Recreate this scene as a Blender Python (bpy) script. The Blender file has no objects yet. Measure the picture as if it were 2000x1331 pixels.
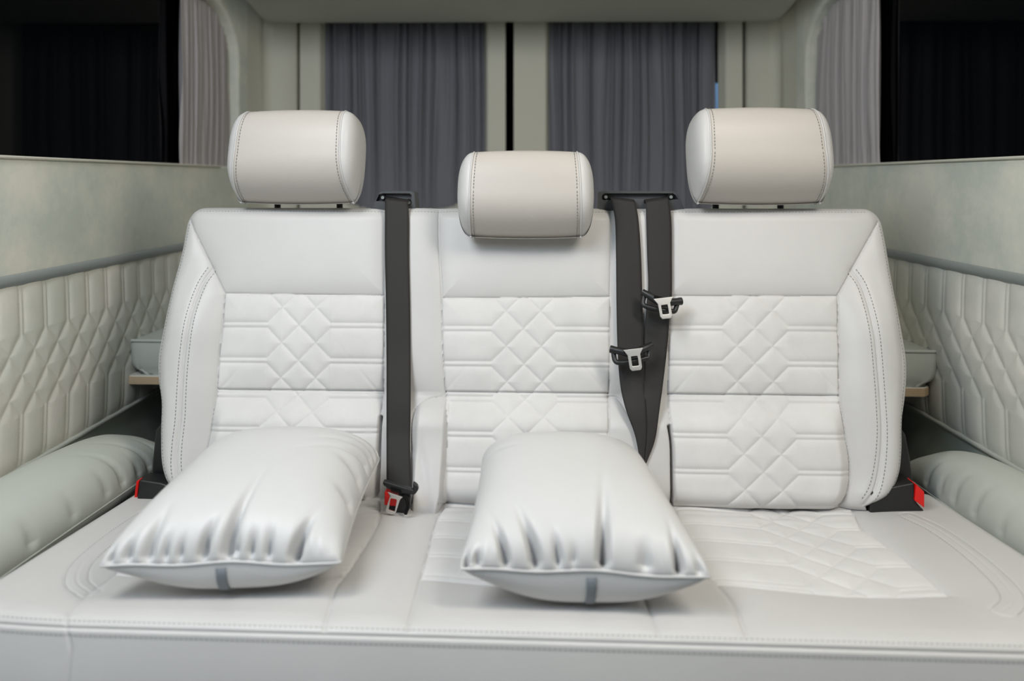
import bpy, bmesh, math, random
import numpy as np
from mathutils import Vector, Matrix

random.seed(7); np.random.seed(7)
S = bpy.context.scene
C = S.collection

# ------------------------------------------------------------------ camera
F = 1430.0; HOR = 352.0; YAW = math.radians(0.8); CZ = 1.0
cd = bpy.data.cameras.new('camera'); cam = bpy.data.objects.new('camera', cd); C.objects.link(cam)
cam.location = (0, 0, CZ); cam.rotation_euler = (math.pi/2, 0, YAW)
cd.sensor_width = 36; cd.lens = F/2000*36; cd.shift_y = -(665.5-HOR)/2000
cd.clip_start = .02; cd.clip_end = 60
cd.dof.use_dof = True; cd.dof.focus_distance = 1.27; cd.dof.aperture_fstop = 2.2
S.camera = cam
# ------------------------------------------------------------------ world, lights, exposure
w = bpy.data.worlds.new('world'); S.world = w; w.use_nodes = True
w.node_tree.nodes['Background'].inputs[0].default_value = (.62, .72, .85, 1)
w.node_tree.nodes['Background'].inputs[1].default_value = .04
S.view_settings.view_transform = 'Standard'; S.view_settings.look = 'None'
S.view_settings.exposure = -0.16; S.view_settings.gamma = 1; S.view_settings.use_curve_mapping = False

def area(name, loc, target, sx, sy, power, col):
    ld = bpy.data.lights.new(name, 'AREA'); ld.shape = 'RECTANGLE'; ld.size = sx; ld.size_y = sy
    ld.energy = power; ld.color = col
    o = bpy.data.objects.new(name, ld); C.objects.link(o); o.location = loc
    o.rotation_euler = (Vector(target)-Vector(loc)).to_track_quat('-Z', 'Y').to_euler()
    return o
area('ceiling_strip_light', (-.50, .45, 1.87), (.55, .95, .65), .22, .9, 15.0, (1, .955, .895))
area('ceiling_strip_light', (.54, .45, 1.87), (-.55, .95, .65), .22, .9, 16.0, (1, .93, .84))
area('open_door_daylight', (-.70, -.05, 1.72), (-.40, .90, .45), .6, .7, 14.0, (.64, .80, 1.0))

# ------------------------------------------------------------------ helpers
def srgb(r, g, b):
    f = lambda c: (c/255/12.92 if c/255 <= .04045 else ((c/255+.055)/1.055)**2.4)
    return (f(r), f(g), f(b), 1)

def new_mat(name, col, rough=.5, spec=.5, metal=0):
    m = bpy.data.materials.new(name); m.use_nodes = True
    b = m.node_tree.nodes['Principled BSDF']
    b.inputs['Base Color'].default_value = col; b.inputs['Roughness'].default_value = rough
    b.inputs['Specular IOR Level'].default_value = spec; b.inputs['Metallic'].default_value = metal
    return m

def noise_col(m, c1, c2, scale, detail=4, rough=.6, lo=.35, hi=.65):
    nt = m.node_tree; b = nt.nodes['Principled BSDF']
    tc = nt.nodes.new('ShaderNodeTexCoord'); n = nt.nodes.new('ShaderNodeTexNoise')
    n.inputs['Scale'].default_value = scale; n.inputs['Detail'].default_value = detail; n.inputs['Roughness'].default_value = rough
    r = nt.nodes.new('ShaderNodeValToRGB'); r.color_ramp.elements[0].position = lo; r.color_ramp.elements[1].position = hi
    r.color_ramp.elements[0].color = c1; r.color_ramp.elements[1].color = c2
    nt.links.new(tc.outputs['Object'], n.inputs['Vector']); nt.links.new(n.outputs['Fac'], r.inputs['Fac'])
    nt.links.new(r.outputs['Color'], b.inputs['Base Color'])
    return tc

def bump(m, scale, strength, dist=.001, kind='NOISE', vec=None):
    nt = m.node_tree; b = nt.nodes['Principled BSDF']
    tc = nt.nodes.new('ShaderNodeTexCoord'); mp = nt.nodes.new('ShaderNodeMapping')
    if vec: mp.inputs['Scale'].default_value = vec
    if kind == 'NOISE':
        n = nt.nodes.new('ShaderNodeTexNoise'); out = 'Fac'; n.inputs['Detail'].default_value = 3
    else:
        n = nt.nodes.new('ShaderNodeTexVoronoi'); out = 'Distance'
    n.inputs['Scale'].default_value = scale
    bp = nt.nodes.new('ShaderNodeBump'); bp.inputs['Strength'].default_value = strength; bp.inputs['Distance'].default_value = dist
    nt.links.new(tc.outputs['Object'], mp.inputs['Vector']); nt.links.new(mp.outputs['Vector'], n.inputs['Vector'])
    nt.links.new(n.outputs[out], bp.inputs['Height']); nt.links.new(bp.outputs['Normal'], b.inputs['Normal'])

M = {}
M['leather'] = new_mat('cream leather', srgb(222, 219, 216), .42, .4)
noise_col(M['leather'], srgb(202, 200, 198), srgb(208, 206, 204), 3.0)
bump(M['leather'], 900, .10, .0006, 'VORONOI')
M['pillow'] = new_mat('white pillow leather', srgb(210, 209, 208), .42, .4)
bump(M['pillow'], 900, .10, .0006, 'VORONOI')
M['head'] = new_mat('beige headrest leather', srgb(196, 189, 182), .42, .4)
bump(M['head'], 900, .10, .0006, 'VORONOI')
M['suede'] = new_mat('cream suede', srgb(226, 224, 220), .85, .25)
noise_col(M['suede'], srgb(211, 209, 207), srgb(221, 219, 217), 9.0, 6, .65)
M['suede'].node_tree.nodes['Principled BSDF'].inputs['Sheen Weight'].default_value = .15
bump(M['suede'], 700, .12, .0006)
M['grey_leather'] = new_mat('grey green leather', srgb(186, 190, 182), .5, .35)
bump(M['grey_leather'], 900, .10, .0006, 'VORONOI')
M['wall_suede'] = new_mat('grey green wall suede', srgb(176, 181, 168), .9, .2)
noise_col(M['wall_suede'], srgb(200, 207, 197), srgb(226, 224, 212), 6.0, 8, .7, .38, .62)
M['wall_suede'].node_tree.nodes['Principled BSDF'].inputs['Sheen Weight'].default_value = .15
bump(M['wall_suede'], 500, .15, .0006)
M['wall_quilt'] = new_mat('quilted wall suede', srgb(188, 187, 177), .85, .2)
noise_col(M['wall_quilt'], srgb(212, 213, 203), srgb(230, 226, 217), 5.0, 6, .6, .38, .62)
M['wall_quilt'].node_tree.nodes['Principled BSDF'].inputs['Sheen Weight'].default_value = .15
M['lining'] = new_mat('dark lower lining', srgb(185, 193, 184), .55, .35)
M['pillar'] = new_mat('pillar lining fabric', srgb(208, 206, 193), .9, .2)
bump(M['pillar'], 400, .15, .0006)
M['ceiling'] = new_mat('ceiling lining', srgb(205, 206, 198), .9, .2)
M['floor'] = new_mat('floor vinyl', srgb(66, 66, 64), .6, .3)
M['strip'] = new_mat('grey plastic strip', srgb(140, 146, 145), .35, .5)
M['curtain'] = new_mat('grey curtain cloth', srgb(176, 171, 172), .9, .2)
bump(M['curtain'], 600, .2, .0005)
M['rear_curtain'] = new_mat('dark grey curtain cloth', srgb(122, 122, 130), .9, .2)
bump(M['rear_curtain'], 600, .2, .0005)
M['glass'] = new_mat('tinted window glass', srgb(4, 5, 8), .04, .12)
M['rear_glass'] = bpy.data.materials.new('rear tinted glass'); M['rear_glass'].use_nodes = True
_n = M['rear_glass'].node_tree; _n.nodes.clear()
_o = _n.nodes.new('ShaderNodeOutputMaterial'); _m = _n.nodes.new('ShaderNodeMixShader'); _t = _n.nodes.new('ShaderNodeBsdfTransparent'); _g = _n.nodes.new('ShaderNodeBsdfGlossy')
_t.inputs[0].default_value = (.55, .6, .62, 1); _g.inputs['Roughness'].default_value = .05; _m.inputs[0].default_value = .04
_n.links.new(_t.outputs[0], _m.inputs[1]); _n.links.new(_g.outputs[0], _m.inputs[2]); _n.links.new(_m.outputs[0], _o.inputs[0])
M['black'] = new_mat('black plastic', srgb(28, 28, 29), .42, .5)
bump(M['black'], 800, .1, .0004)
M['rubber'] = new_mat('black rubber', srgb(14, 14, 14), .8, .2)
M['bezel'] = new_mat('dark grey plastic', srgb(82, 84, 86), .4, .5)
M['web'] = new_mat('black belt webbing', srgb(43, 41, 40), .65, .4)
bump(M['web'], 60, .5, .0006, 'NOISE', (22, 1.2, 60))
M['metal'] = new_mat('brushed steel', srgb(225, 223, 220), .42, .5, 1)
M['red'] = new_mat('red plastic', srgb(225, 20, 14), .35, .5)
M['thread'] = new_mat('grey thread', srgb(142, 144, 140), .8, .2)
M['thread_pale'] = new_mat('pale thread', srgb(196, 195, 190), .8, .2)
M['ply'] = new_mat('plywood edge', srgb(190, 165, 135), .6, .3)
nt = M['ply'].node_tree
wv = nt.nodes.new('ShaderNodeTexWave'); wv.bands_direction = 'Z'; wv.inputs['Scale'].default_value = 90; wv.inputs['Distortion'].default_value = .6
tc = nt.nodes.new('ShaderNodeTexCoord'); rp = nt.nodes.new('ShaderNodeValToRGB')
rp.color_ramp.elements[0].color = srgb(165, 138, 108); rp.color_ramp.elements[1].color = srgb(214, 192, 160)
nt.links.new(tc.outputs['Object'], wv.inputs['Vector']); nt.links.new(wv.outputs['Fac'], rp.inputs['Fac'])
nt.links.new(rp.outputs['Color'], nt.nodes['Principled BSDF'].inputs['Base Color'])
M['laminate'] = new_mat('pale laminate', srgb(205, 205, 196), .5, .4)
M['lamp_blue'] = new_mat('lit tube outside', (.3, .5, .8, 1), .5)  # emission standing for outside daylight in the curtain gap
_b = M['lamp_blue'].node_tree.nodes['Principled BSDF']
_b.inputs['Emission Color'].default_value = (.35, .6, 1, 1); _b.inputs['Emission Strength'].default_value = 1.2

def tag(o, label=None, cat=None, group=None, kind=None):
    if label: o['label'] = label
    if cat: o['category'] = cat
    if group: o['group'] = group
    if kind: o['kind'] = kind
    return o

def empty(name, loc, rz=0, **kw):
    o = bpy.data.objects.new(name, None); C.objects.link(o)
    o.location = loc; o.rotation_euler = (0, 0, rz); o.empty_display_size = .05
    return tag(o, **kw)

class MB:
    """collects numpy vert blocks and quad/tri faces; builds ONE mesh"""
    def __init__(s): s.v = []; s.f = []; s.m = []; s.n = 0
    def add(s, V, Fc, mi=0):
        V = np.asarray(V, float).reshape(-1, 3)
        s.v.append(V); s.f.append((np.asarray(Fc, int)+s.n)); s.m.append(np.full(len(Fc), mi)); s.n += len(V)
    def grid(s, V, mask=None, mi=0, closeu=False, closev=False, flip=False):
        nr, nc = V.shape[:2]
        idx = np.arange(nr*nc).reshape(nr, nc)
        if closev: idx = np.concatenate([idx, idx[:, :1]], 1)
        if closeu: idx = np.concatenate([idx, idx[:1]], 0)
        q = np.stack([idx[:-1, :-1], idx[:-1, 1:], idx[1:, 1:], idx[1:, :-1]], -1)
        if mask is not None: q = q[mask]
        q = q.reshape(-1, 4)
        if flip: q = q[:, ::-1]
        s.add(V, q, mi)
    def build(s, name, mats, parent=None, smooth=True, prune=True):
        V = np.concatenate(s.v); fs = [list(r) for blk in s.f for r in blk]
        ml = np.concatenate(s.m)
        if prune:
            used = np.zeros(len(V), bool)
            for blk in s.f: used[blk.ravel()] = True
            remap = np.cumsum(used)-1
            V = V[used]; blks = [remap[b] for b in s.f]
        else: blks = s.f
        me = bpy.data.meshes.new(name)
        tot = [b.shape[1] for b in blks for _ in range(len(b))]
        loops = np.concatenate([b.ravel() for b in blks])
        me.vertices.add(len(V)); me.vertices.foreach_set('co', V.ravel())
        me.loops.add(len(loops)); me.loops.foreach_set('vertex_index', loops.astype(np.int32))
        tot = np.array(tot, np.int32); st = np.concatenate([[0], np.cumsum(tot)[:-1]]).astype(np.int32)
        me.polygons.add(len(tot)); me.polygons.foreach_set('loop_start', st); me.polygons.foreach_set('loop_total', tot)
        me.polygons.foreach_set('material_index', ml.astype(np.int32))
        me.polygons.foreach_set('use_smooth', np.full(len(tot), smooth))
        me.update(calc_edges=True); me.validate()
        for m in (mats if isinstance(mats, (list, tuple)) else [mats]): me.materials.append(m)
        o = bpy.data.objects.new(name, me); C.objects.link(o)
        if parent: o.parent = parent
        return o

def bm_obj(name, bm, mat, parent=None, smooth=False, bevel=0, seg=3):
    me = bpy.data.meshes.new(name); bmesh.ops.recalc_face_normals(bm, faces=bm.faces[:]); bm.to_mesh(me); bm.free()
    for m in (mat if isinstance(mat, (list, tuple)) else [mat]): me.materials.append(m)
    for p in me.polygons: p.use_smooth = smooth or bevel > 0
    o = bpy.data.objects.new(name, me); C.objects.link(o)
    if parent: o.parent = parent
    if bevel:
        b = o.modifiers.new('bevel', 'BEVEL'); b.width = bevel; b.segments = seg; b.limit_method = 'ANGLE'; b.angle_limit = .6
        o.modifiers.new('wn', 'WEIGHTED_NORMAL')
    return o

def bm_box(bm, c, s, rot=None):
    r = bmesh.ops.create_cube(bm, size=1)['verts']
    mt = Matrix.Translation(Vector(c)) @ (rot.to_4x4() if rot else Matrix.Identity(4)) @ Matrix.Diagonal((*s, 1))
    bmesh.ops.transform(bm, matrix=mt, verts=r)

def box(name, c, s, mat, parent=None, bevel=0, rot=None):
    bm = bmesh.new(); bm_box(bm, c, s, rot); return bm_obj(name, bm, mat, parent, bevel=bevel)

def prism(name, pts, ext, mat, parent=None, bevel=0, hole=None):
    """pts: 3D polygon, ext: extrusion vector, hole: same-count 3D polygon inside"""
    bm = bmesh.new(); e = Vector(ext)
    a = [bm.verts.new(p) for p in pts]; b = [bm.verts.new(Vector(p)+e) for p in pts]; n = len(pts)
    for i in range(n): bm.faces.new((a[i], a[(i+1) % n], b[(i+1) % n], b[i]))
    if hole is None: bm.faces.new(a); bm.faces.new(b[::-1])
    else:
        ha = [bm.verts.new(p) for p in hole]; hb = [bm.verts.new(Vector(p)+e) for p in hole]
        for i in range(n):
            j = (i+1) % n
            bm.faces.new((ha[i], ha[j], hb[j], hb[i])); bm.faces.new((a[i], a[j], ha[j], ha[i])); bm.faces.new((b[i], b[j], hb[j], hb[i]))
    return bm_obj(name, bm, mat, parent, bevel=bevel)

def cr(pts, n=8):
    """Catmull-Rom through points"""
    P = np.asarray(pts, float); Q = np.vstack([2*P[0]-P[1], P, 2*P[-1]-P[-2]]); out = []
    for i in range(1, len(Q)-2):
        for t in np.linspace(0, 1, n, endpoint=False):
            out.append(.5*((2*Q[i])+(-Q[i-1]+Q[i+1])*t+(2*Q[i-1]-5*Q[i]+4*Q[i+1]-Q[i+2])*t*t+(-Q[i-1]+3*Q[i]-3*Q[i+1]+Q[i+2])*t**3))
    out.append(Q[-2]); return np.array(out)

def tube(mb, pts, r, seg=8, mi=0, closed=False):
    P = np.asarray(pts, float); n = len(P)
    T = np.gradient(P, axis=0); T /= np.linalg.norm(T, axis=1)[:, None]+1e-12
    up = np.array([0, 0, 1.0]) if abs(T[0][2]) < .9 else np.array([1.0, 0, 0])
    rings = []; rr = np.broadcast_to(np.asarray(r, float), (n,))
    for i in range(n):
        a = np.cross(T[i], up); a /= np.linalg.norm(a); b = np.cross(a, T[i]); up = b
        th = np.linspace(0, 2*np.pi, seg, endpoint=False)
        rings.append(P[i]+rr[i]*(np.cos(th)[:, None]*a+np.sin(th)[:, None]*b))
    V = np.array(rings); mb.grid(V, closev=True, mi=mi, closeu=closed)
    if not closed:
        for k in (0, -1):
            mb.add(np.vstack([V[k], P[k]]), [[j, (j+1) % seg, seg] for j in range(seg)], mi)

def pip(x, y, poly):
    poly = np.asarray(poly); ins = np.zeros(x.shape, bool); j = len(poly)-1
    for i in range(len(poly)):
        xi, yi = poly[i]; xj, yj = poly[j]
        if yi != yj: ins ^= ((yi > y) != (yj > y)) & (x < (xj-xi)*(y-yi)/(yj-yi)+xi)
        j = i
    return ins

def pldist(x, y, pl):
    d = np.full(x.shape, 1e3); pl = np.asarray(pl)
    for a, b in zip(pl[:-1], pl[1:]):
        ab = b-a; L = ab@ab+1e-15
        t = np.clip(((x-a[0])*ab[0]+(y-a[1])*ab[1])/L, 0, 1)
        d = np.minimum(d, np.hypot(x-a[0]-t*ab[0], y-a[1]-t*ab[1]))
    return d

frac0 = lambda z: z-np.round(z)
def sstep(a, b, x):
    t = np.clip((x-a)/(b-a), 0, 1); return t*t*(3-2*t)

DL = .075
def quilt_d(p, q, P):
    """distance to the stitched diamond pattern: diamonds for |q|<1, paired lines beyond"""
    di = np.minimum(np.abs(frac0(p-q)), np.abs(frac0(p+q)))*P/1.414
    do = np.abs(np.abs(frac0(p))-DL)*P
    return np.where(np.abs(q) < 1-DL, di, do)

def stitches(mb, fn, pl, mi=1, pitch=.0058, ln=.0036, wd=.0009, off=.0):
    """thread stitches laid along a polyline given in surface coordinates"""
    pl = np.asarray(pl, float)
    seg = np.hypot(*np.diff(pl, axis=0).T); cum = np.concatenate([[0], np.cumsum(seg)])
    n = int(cum[-1]/pitch)
    if n < 1: return
    s0 = np.arange(n)*pitch
    ip = lambda s: np.stack([np.interp(s, cum, pl[:, 0]), np.interp(s, cum, pl[:, 1])], -1)
    A = ip(s0); B = ip(s0+ln)
    PA, PB = fn(A[:, 0], A[:, 1]), fn(B[:, 0], B[:, 1])
    e = 1e-3
    N = np.cross(fn(A[:, 0]+e, A[:, 1])-PA, fn(A[:, 0], A[:, 1]+e)-PA); N /= np.linalg.norm(N, axis=1)[:, None]+1e-12
    view = np.array([0, -1.0, .3]); N *= np.sign(N@view)[:, None]
    T = PB-PA; T /= np.linalg.norm(T, axis=1)[:, None]+1e-12
    W = np.cross(N, T)*wd/2; U = N*wd*.45
    V = np.stack([PA+W, PA+U*1.3, PA-W, PA-U, PB+W, PB+U*1.3, PB-W, PB-U], 1)+N[:, None]*off
    f = np.array([[0, 1, 5, 4], [1, 2, 6, 5], [2, 3, 7, 6], [3, 0, 4, 7], [3, 2, 1, 0], [4, 5, 6, 7]])
    mb.add(V.reshape(-1, 3), (f[None]+8*np.arange(n)[:, None, None]).reshape(-1, 4), mi)

def offset_pl(pl, d):
    pl = np.asarray(pl, float); T = np.gradient(pl, axis=0); T /= np.linalg.norm(T, axis=1)[:, None]+1e-12
    return pl+d*np.stack([-T[:, 1], T[:, 0]], 1)

# pixel of the photograph -> ray in the world (camera as set above), then onto real surfaces
cy, sy = math.cos(YAW), math.sin(YAW)
def ray(X, Y):
    rx = (np.asarray(X, float)-1000)/F; rz = (HOR-np.asarray(Y, float))/F
    return np.stack([-sy+rx*cy, cy+rx*sy, rz], -1)
# bench frame
BC = np.array([.019, 1.2, 0]); BR = math.radians(-1.2); cb, sb = math.cos(BR), math.sin(BR)
RB = np.array([[cb, sb, 0], [-sb, cb, 0], [0, 0, 1]])       # world -> bench rotation
CO = RB@(np.array([0, 0, CZ])-BC)
TB = math.radians(16); UB = np.array([0, math.sin(TB), math.cos(TB)]); NB = np.array([0, -math.cos(TB), math.sin(TB)])
B0 = np.array([0, 0, .46])
def on_back(pts, h=.012):
    pts = np.asarray(pts, float); d = ray(pts[..., 0], pts[..., 1])@RB.T
    o = B0+NB*h; t = ((o-CO)@NB)/(d@NB); P = CO+d*t[..., None]
    return np.stack([P[..., 0], (P-o)@UB], -1)
def seat_z0(y): return .468+.034*np.clip(-y/.40, -.2, 1)    # bench-local y: 0 at the crease, negative to the front
def on_seat(pts, dz=.0):
    pts = np.asarray(pts, float); d = ray(pts[..., 0], pts[..., 1])@RB.T
    z = np.full(d.shape[:-1], .485)
    for _ in range(12):
        t = (z+dz-CO[2])/d[..., 2]; y = CO[1]+d[..., 1]*t; z = seat_z0(y)
    P = CO+d*t[..., None]; return P[..., :2]
def on_y(X, Y, yl, bench=True):
    """point on the upright plane y = yl (bench-local when bench)"""
    d = ray(X, Y); o = np.array([0, 0, CZ])
    if bench: d = d@RB.T; o = CO
    t = (yl-o[1])/d[..., 1]; return o+d*t[..., None]

# ================================================================== THE VAN
WL, WR, YB, YF, ZC = -.86, .85, 2.43, -1.0, 1.95
Z_TRIM, Z_PIPE, Z_SILL = CZ-.172, CZ-.490, CZ+.0395
bx = box('floor', (-.005, .72, -.02), (1.9, 3.6, .04), M['floor']); tag(bx, kind='structure')
bx = box('ceiling', (-.005, .45, ZC+.02), (1.9, 3.1, .04), M['ceiling']); tag(bx, kind='structure')
# lowered rear part of the ceiling, narrower towards the front
zc = CZ+.522
o = prism('ceiling', [(-.86, YB, zc), (.85, YB, zc), (.775, 1.98, zc), (-.785, 1.98, zc)], (0, 0, .30), M['ceiling'], bevel=.012); tag(o, kind='structure')

def ring_panel(mb, to3, rect, hole_c, hole_r, rad, reveal, ins, n=20, rlow=None):
    """flat panel with a rounded window opening. rect=(u0,v0,u1,v1); rad=(ru,rv)"""
    hx, hy = hole_r; ru, rv = rad
    loop = []
    for cx_, cy_, a0 in ((hx-ru, hy-rv, 0), (-hx+ru, hy-rv, 90), (-hx+ru, -hy+rv, 180), (hx-ru, -hy+rv, 270)):
        qu, qv = (ru, rv) if (a0 < 180 or rlow is None) else rlow
        cx_ = math.copysign(hx-qu, cx_); cy_ = math.copysign(hy-qv, cy_)
        for a in np.linspace(a0, a0+90, n):
            loop.append((cx_+qu*math.cos(math.radians(a)), cy_+qv*math.sin(math.radians(a))))
    loop = np.array(loop); c = np.array(hole_c); inner = loop+c
    ou = []
    u0, v0, u1, v1 = rect
    for k, p in enumerate(inner):
        q = k//n; i = k % n; t = i/(n-1)
        crn = [(u1, v1), (u0, v1), (u0, v0), (u1, v0)][q]
        if q == 0: ou.append((u1, p[1]+(v1-p[1])*min(1, 2*t)) if t <= .5 else (u1+(p[0]-u1)*(2*t-1), v1))
        elif q == 1: ou.append((p[0]+(u0-p[0])*min(1, 2*t), v1) if t <= .5 else (u0, v1+(p[1]-v1)*(2*t-1)))
        elif q == 2: ou.append((u0, p[1]+(v0-p[1])*min(1, 2*t)) if t <= .5 else (u0+(p[0]-u0)*(2*t-1), v0))
        else: ou.append((p[0]+(u1-p[0])*min(1, 2*t), v0) if t <= .5 else (u1, v0+(p[1]-v0)*(2*t-1)))
    ou = np.array(ou)
    r = .010; rings = [ou]; deps = [0]
    sc = lambda e: c+loop*(1+e/np.array([hx, hy]))
    for a in (0, 22, 45, 67, 90):
        rings.append(sc(r*(1-math.sin(math.radians(a))))); deps.append(r*(1-math.cos(math.radians(a))))
    rings.append(sc(-ins)); deps.append(reveal)
    V = np.stack([to3(rg[:, 0], rg[:, 1], dp) for rg, dp in zip(rings, deps)])
    mb.grid(V, closev=True)
    return inner

def side_wall(sgn, X):
    nm = 'left' if sgn < 0 else 'right'
    to3 = lambda u, v, d: np.stack([np.full_like(u, X)+sgn*d, u, v], -1)
    mb = MB()
    wy0, wy1, wz0, wz1 = .62, 2.21, Z_SILL, CZ+.505
    ring_panel(mb, to3, (YF, Z_TRIM, YB, ZC), ((wy0+wy1)/2, (wz0+wz1)/2), ((wy1-wy0)/2, (wz1-wz0)/2), (.20, .15), .05, .004, rlow=(.02, .02))
    # lower edge corner must be tight: the sill is straight, covered by a small ledge
    wall = mb.build('wall_'+nm, M['wall_suede']); tag(wall, kind='structure')
    # lower smooth lining
    lo = box('lower_lining', (X+sgn*.012, (YF+YB)/2, Z_PIPE/2), (.02, YB-YF, Z_PIPE), M['lining'], wall)
    # pillar lining at the rear, paler than the suede
    # quilted panel
    P_ = .0635; zm = (Z_TRIM+Z_PIPE)/2; y0 = 1.426 if sgn < 0 else 1.414
    ys = np.arange(.30, YB, .0024); zs = np.linspace(Z_PIPE, Z_TRIM, 132)
    Yg, Zg = np.meshgrid(ys, zs)
    def fn(y, z):
        p = (y-y0)/P_+.5*0; q = (z-zm)/.074
        d = quilt_d(p, q, P_)
        e = np.minimum(z-Z_PIPE, Z_TRIM-z)
        h = .0042*(1-np.exp(-d/.0065))+.004*(1-np.exp(-np.maximum(e, 0)/.010))+.004*np.exp(-((z-zm)/.12)**2)
        return np.stack([X-sgn*h, y, z], -1)
    mb = MB(); mb.grid(fn(Yg, Zg), flip=(sgn > 0))
    for k in range(-18, 15):                                   # thread of the paired lines
        for s in (-1, 1):
            for za, zb in ((zm+.074, Z_TRIM-.003), (zm-.074, Z_PIPE+.003)):
                yy = y0+(k+s*DL)*P_
                if .35 < yy < 2.3: stitches(mb, fn, [(yy, za), (yy, zb)], 1, .0075, .0045, .0012)
    qp = mb.build('quilted_panel', [M['wall_quilt'], M['thread_pale']], wall); qp['label'] = 'suede panel quilted with a row of diamonds'
    mb = MB(); tube(mb, [(X-sgn*.004, y, Z_PIPE-.003) for y in np.linspace(YF, YB, 60)], .0055)
    mb.build('piping', M['grey_leather'], wall)
    # belt-line strip
    mb = MB(); th = np.linspace(-np.pi/2, np.pi/2, 9)
    ring = [(X-sgn*(.001+.010*math.cos(a)), Z_TRIM+.002+.0105*math.sin(a)) for a in th]
    V = np.array([[(r_[0], y, r_[1]) for r_ in ring] for y in np.linspace(YF, YB-.002, 40)])
    mb.grid(V); st = mb.build('trim_1' if sgn < 0 else 'trim_2', M['strip']); tag(st, kind='structure')
    # window glass with dark frame
    g = box('window_1' if sgn < 0 else 'window_2', (X+sgn*.056, (wy0+wy1)/2, (wz0+wz1)/2), (.008, wy1-wy0+.1, wz1-wz0+.1), M['glass']); tag(g, kind='structure')
    # thin pale sill lip along the window's lower edge
    mb = MB(); tube(mb, [(X-sgn*.001, y, Z_SILL-.001) for y in np.linspace(wy0+.2, wy1-.14, 40)], .003)
    mb.build('window_sill', M['pillar'], g)
    return wall
wallL = side_wall(-1, WL); wallR = side_wall(1, WR)
# ledge boxes over the wheel arches, on which the side bolsters lie
for nm, x0, x1 in (('trim_3', WL, -.705), ('trim_4', .735, WR)):
    o = box(nm, ((x0+x1)/2, .6, .205), (x1-x0, 1.9, .41), M['lining'], bevel=.01); tag(o, kind='structure')

# rear wall: pillars and two doors, each with a curtained window
o = prism('wall_back', [(WL, YB, 0), (-.751, YB, 0), (-.751, YB, ZC), (WL, YB, ZC)], (0, .06, 0), M['pillar'])
tag(o, kind='structure')
o = prism('wall_back', [(.741, YB, 0), (WR, YB, 0), (WR, YB, ZC), (.741, YB, ZC)], (0, .06, 0), M['pillar']); tag(o, kind='structure')
o = box('wall_back', (0, YB+.16, 1), (1.9, .02, 2), M['rubber']); tag(o, kind='structure')
for side, (px, s0) in enumerate(((WL, 1), (WR, -1))):      # padded corner pillars beside the rear doors
    mb = MB(); a = np.linspace(0, np.pi/2, 8); r = .03
    prof = [(px+s0*.0005, YB-.15), (px+s0*.003, YB-.12), (px+s0*.008, YB-.08), (px+s0*.012, YB-.05)]+[(px+s0*(.042-.03*math.cos(t)), YB-.05+.04*math.sin(t)) for t in a]+[(px+s0*.108, YB-.010), (px+s0*.108, YB)]
    V = np.array([[(p[0], p[1], z) for p in prof] for z in (Z_TRIM+.014, 1.0, 1.3, 1.6)])
    mb.grid(V); o = mb.build('pillar_lining', M['pillar'], wallL if s0 > 0 else wallR)
def door(name, x0, x1, hx0, hx1, hz0, hz1, rad, win):
    mb = MB(); to3 = lambda u, v, d: np.stack([u, np.full_like(u, YB)+d, v], -1)
    ring_panel(mb, to3, (x0, .05, x1, ZC), ((hx0+hx1)/2, (hz0+hz1)/2), ((hx1-hx0)/2, (hz1-hz0)/2), rad, .05, .012)
    for xe in (x0, x1):
        mb.grid(to3(np.array([[xe, xe], [xe, xe]]), np.array([[.05, ZC], [.05, ZC]]), np.array([[0, 0], [.12, .12]])))
    d = mb.build(name, M['pillar']); tag(d, kind='structure')
    g = box(win, ((hx0+hx1)/2, YB+.07, (hz0+hz1)/2), (hx1-hx0+.05, .006, hz1-hz0+.05), M['rear_glass']); tag(g, kind='structure')
door('door_1', -.741, -.056, -.672, -.118, CZ-.105, CZ+.80, (.17, .17), 'window_3')
door('door_2', -.028, .728, .082, .672, CZ-.135, CZ+.80, (.10, .12), 'window_4')

# curtains ----------------------------------------------------------
def curtain(name, a, b, z0, z1, nfold, amp, mat, nrm, parent=None, pinch=.5, seed=1, edge=None):
    rs = np.random.RandomState(seed)
    a = np.array(a); b = np.array(b); nrm = np.array(nrm, float)
    u = np.linspace(0, 1, nfold*16); v = np.linspace(0, 1, 60); Ug, Vg = np.meshgrid(u, v)
    ph = [rs.uniform(0, 6.28) for _ in range(8)]
    wob = .012*np.sin(3.1*Vg*2+ph[0]+Ug*9)+.02*np.sin(2.1*Vg+ph[1]+Ug*21)/2
    warp = Ug+.018*np.sin(Ug*17+ph[2])+.012*np.sin(Ug*41+ph[3])+wob*.5
    f = np.sin(2*np.pi*nfold*warp)*.55+.45*np.sin(2*np.pi*nfold*1.63*warp+ph[4]+.6*np.sin(3*Vg+ph[5]))
    g = (.45+.55*np.sin(np.pi*np.clip(Vg, .04, .96)))       # held tight at top and bottom
    fine = .18*np.sin(2*np.pi*nfold*4.1*Ug+ph[6])*np.exp(-np.minimum(Vg, 1-Vg)/.05)
    h = amp*(f*g+fine)
    P = a+(b-a)*Ug[..., None]; P = np.concatenate([P, (z0+(z1-z0)*Vg)[..., None]], -1) if P.shape[-1] == 2 else P
    P[..., 2] = z0+(z1-z0)*Vg
    if edge is not None: P = edge(P, Ug, Vg)
    P = P+nrm*h[..., None]
    mb = MB(); mb.grid(P); o = mb.build(name, mat, parent)
    sm = o.modifiers.new('thick', 'SOLIDIFY'); sm.thickness = .0012
    return o
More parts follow.
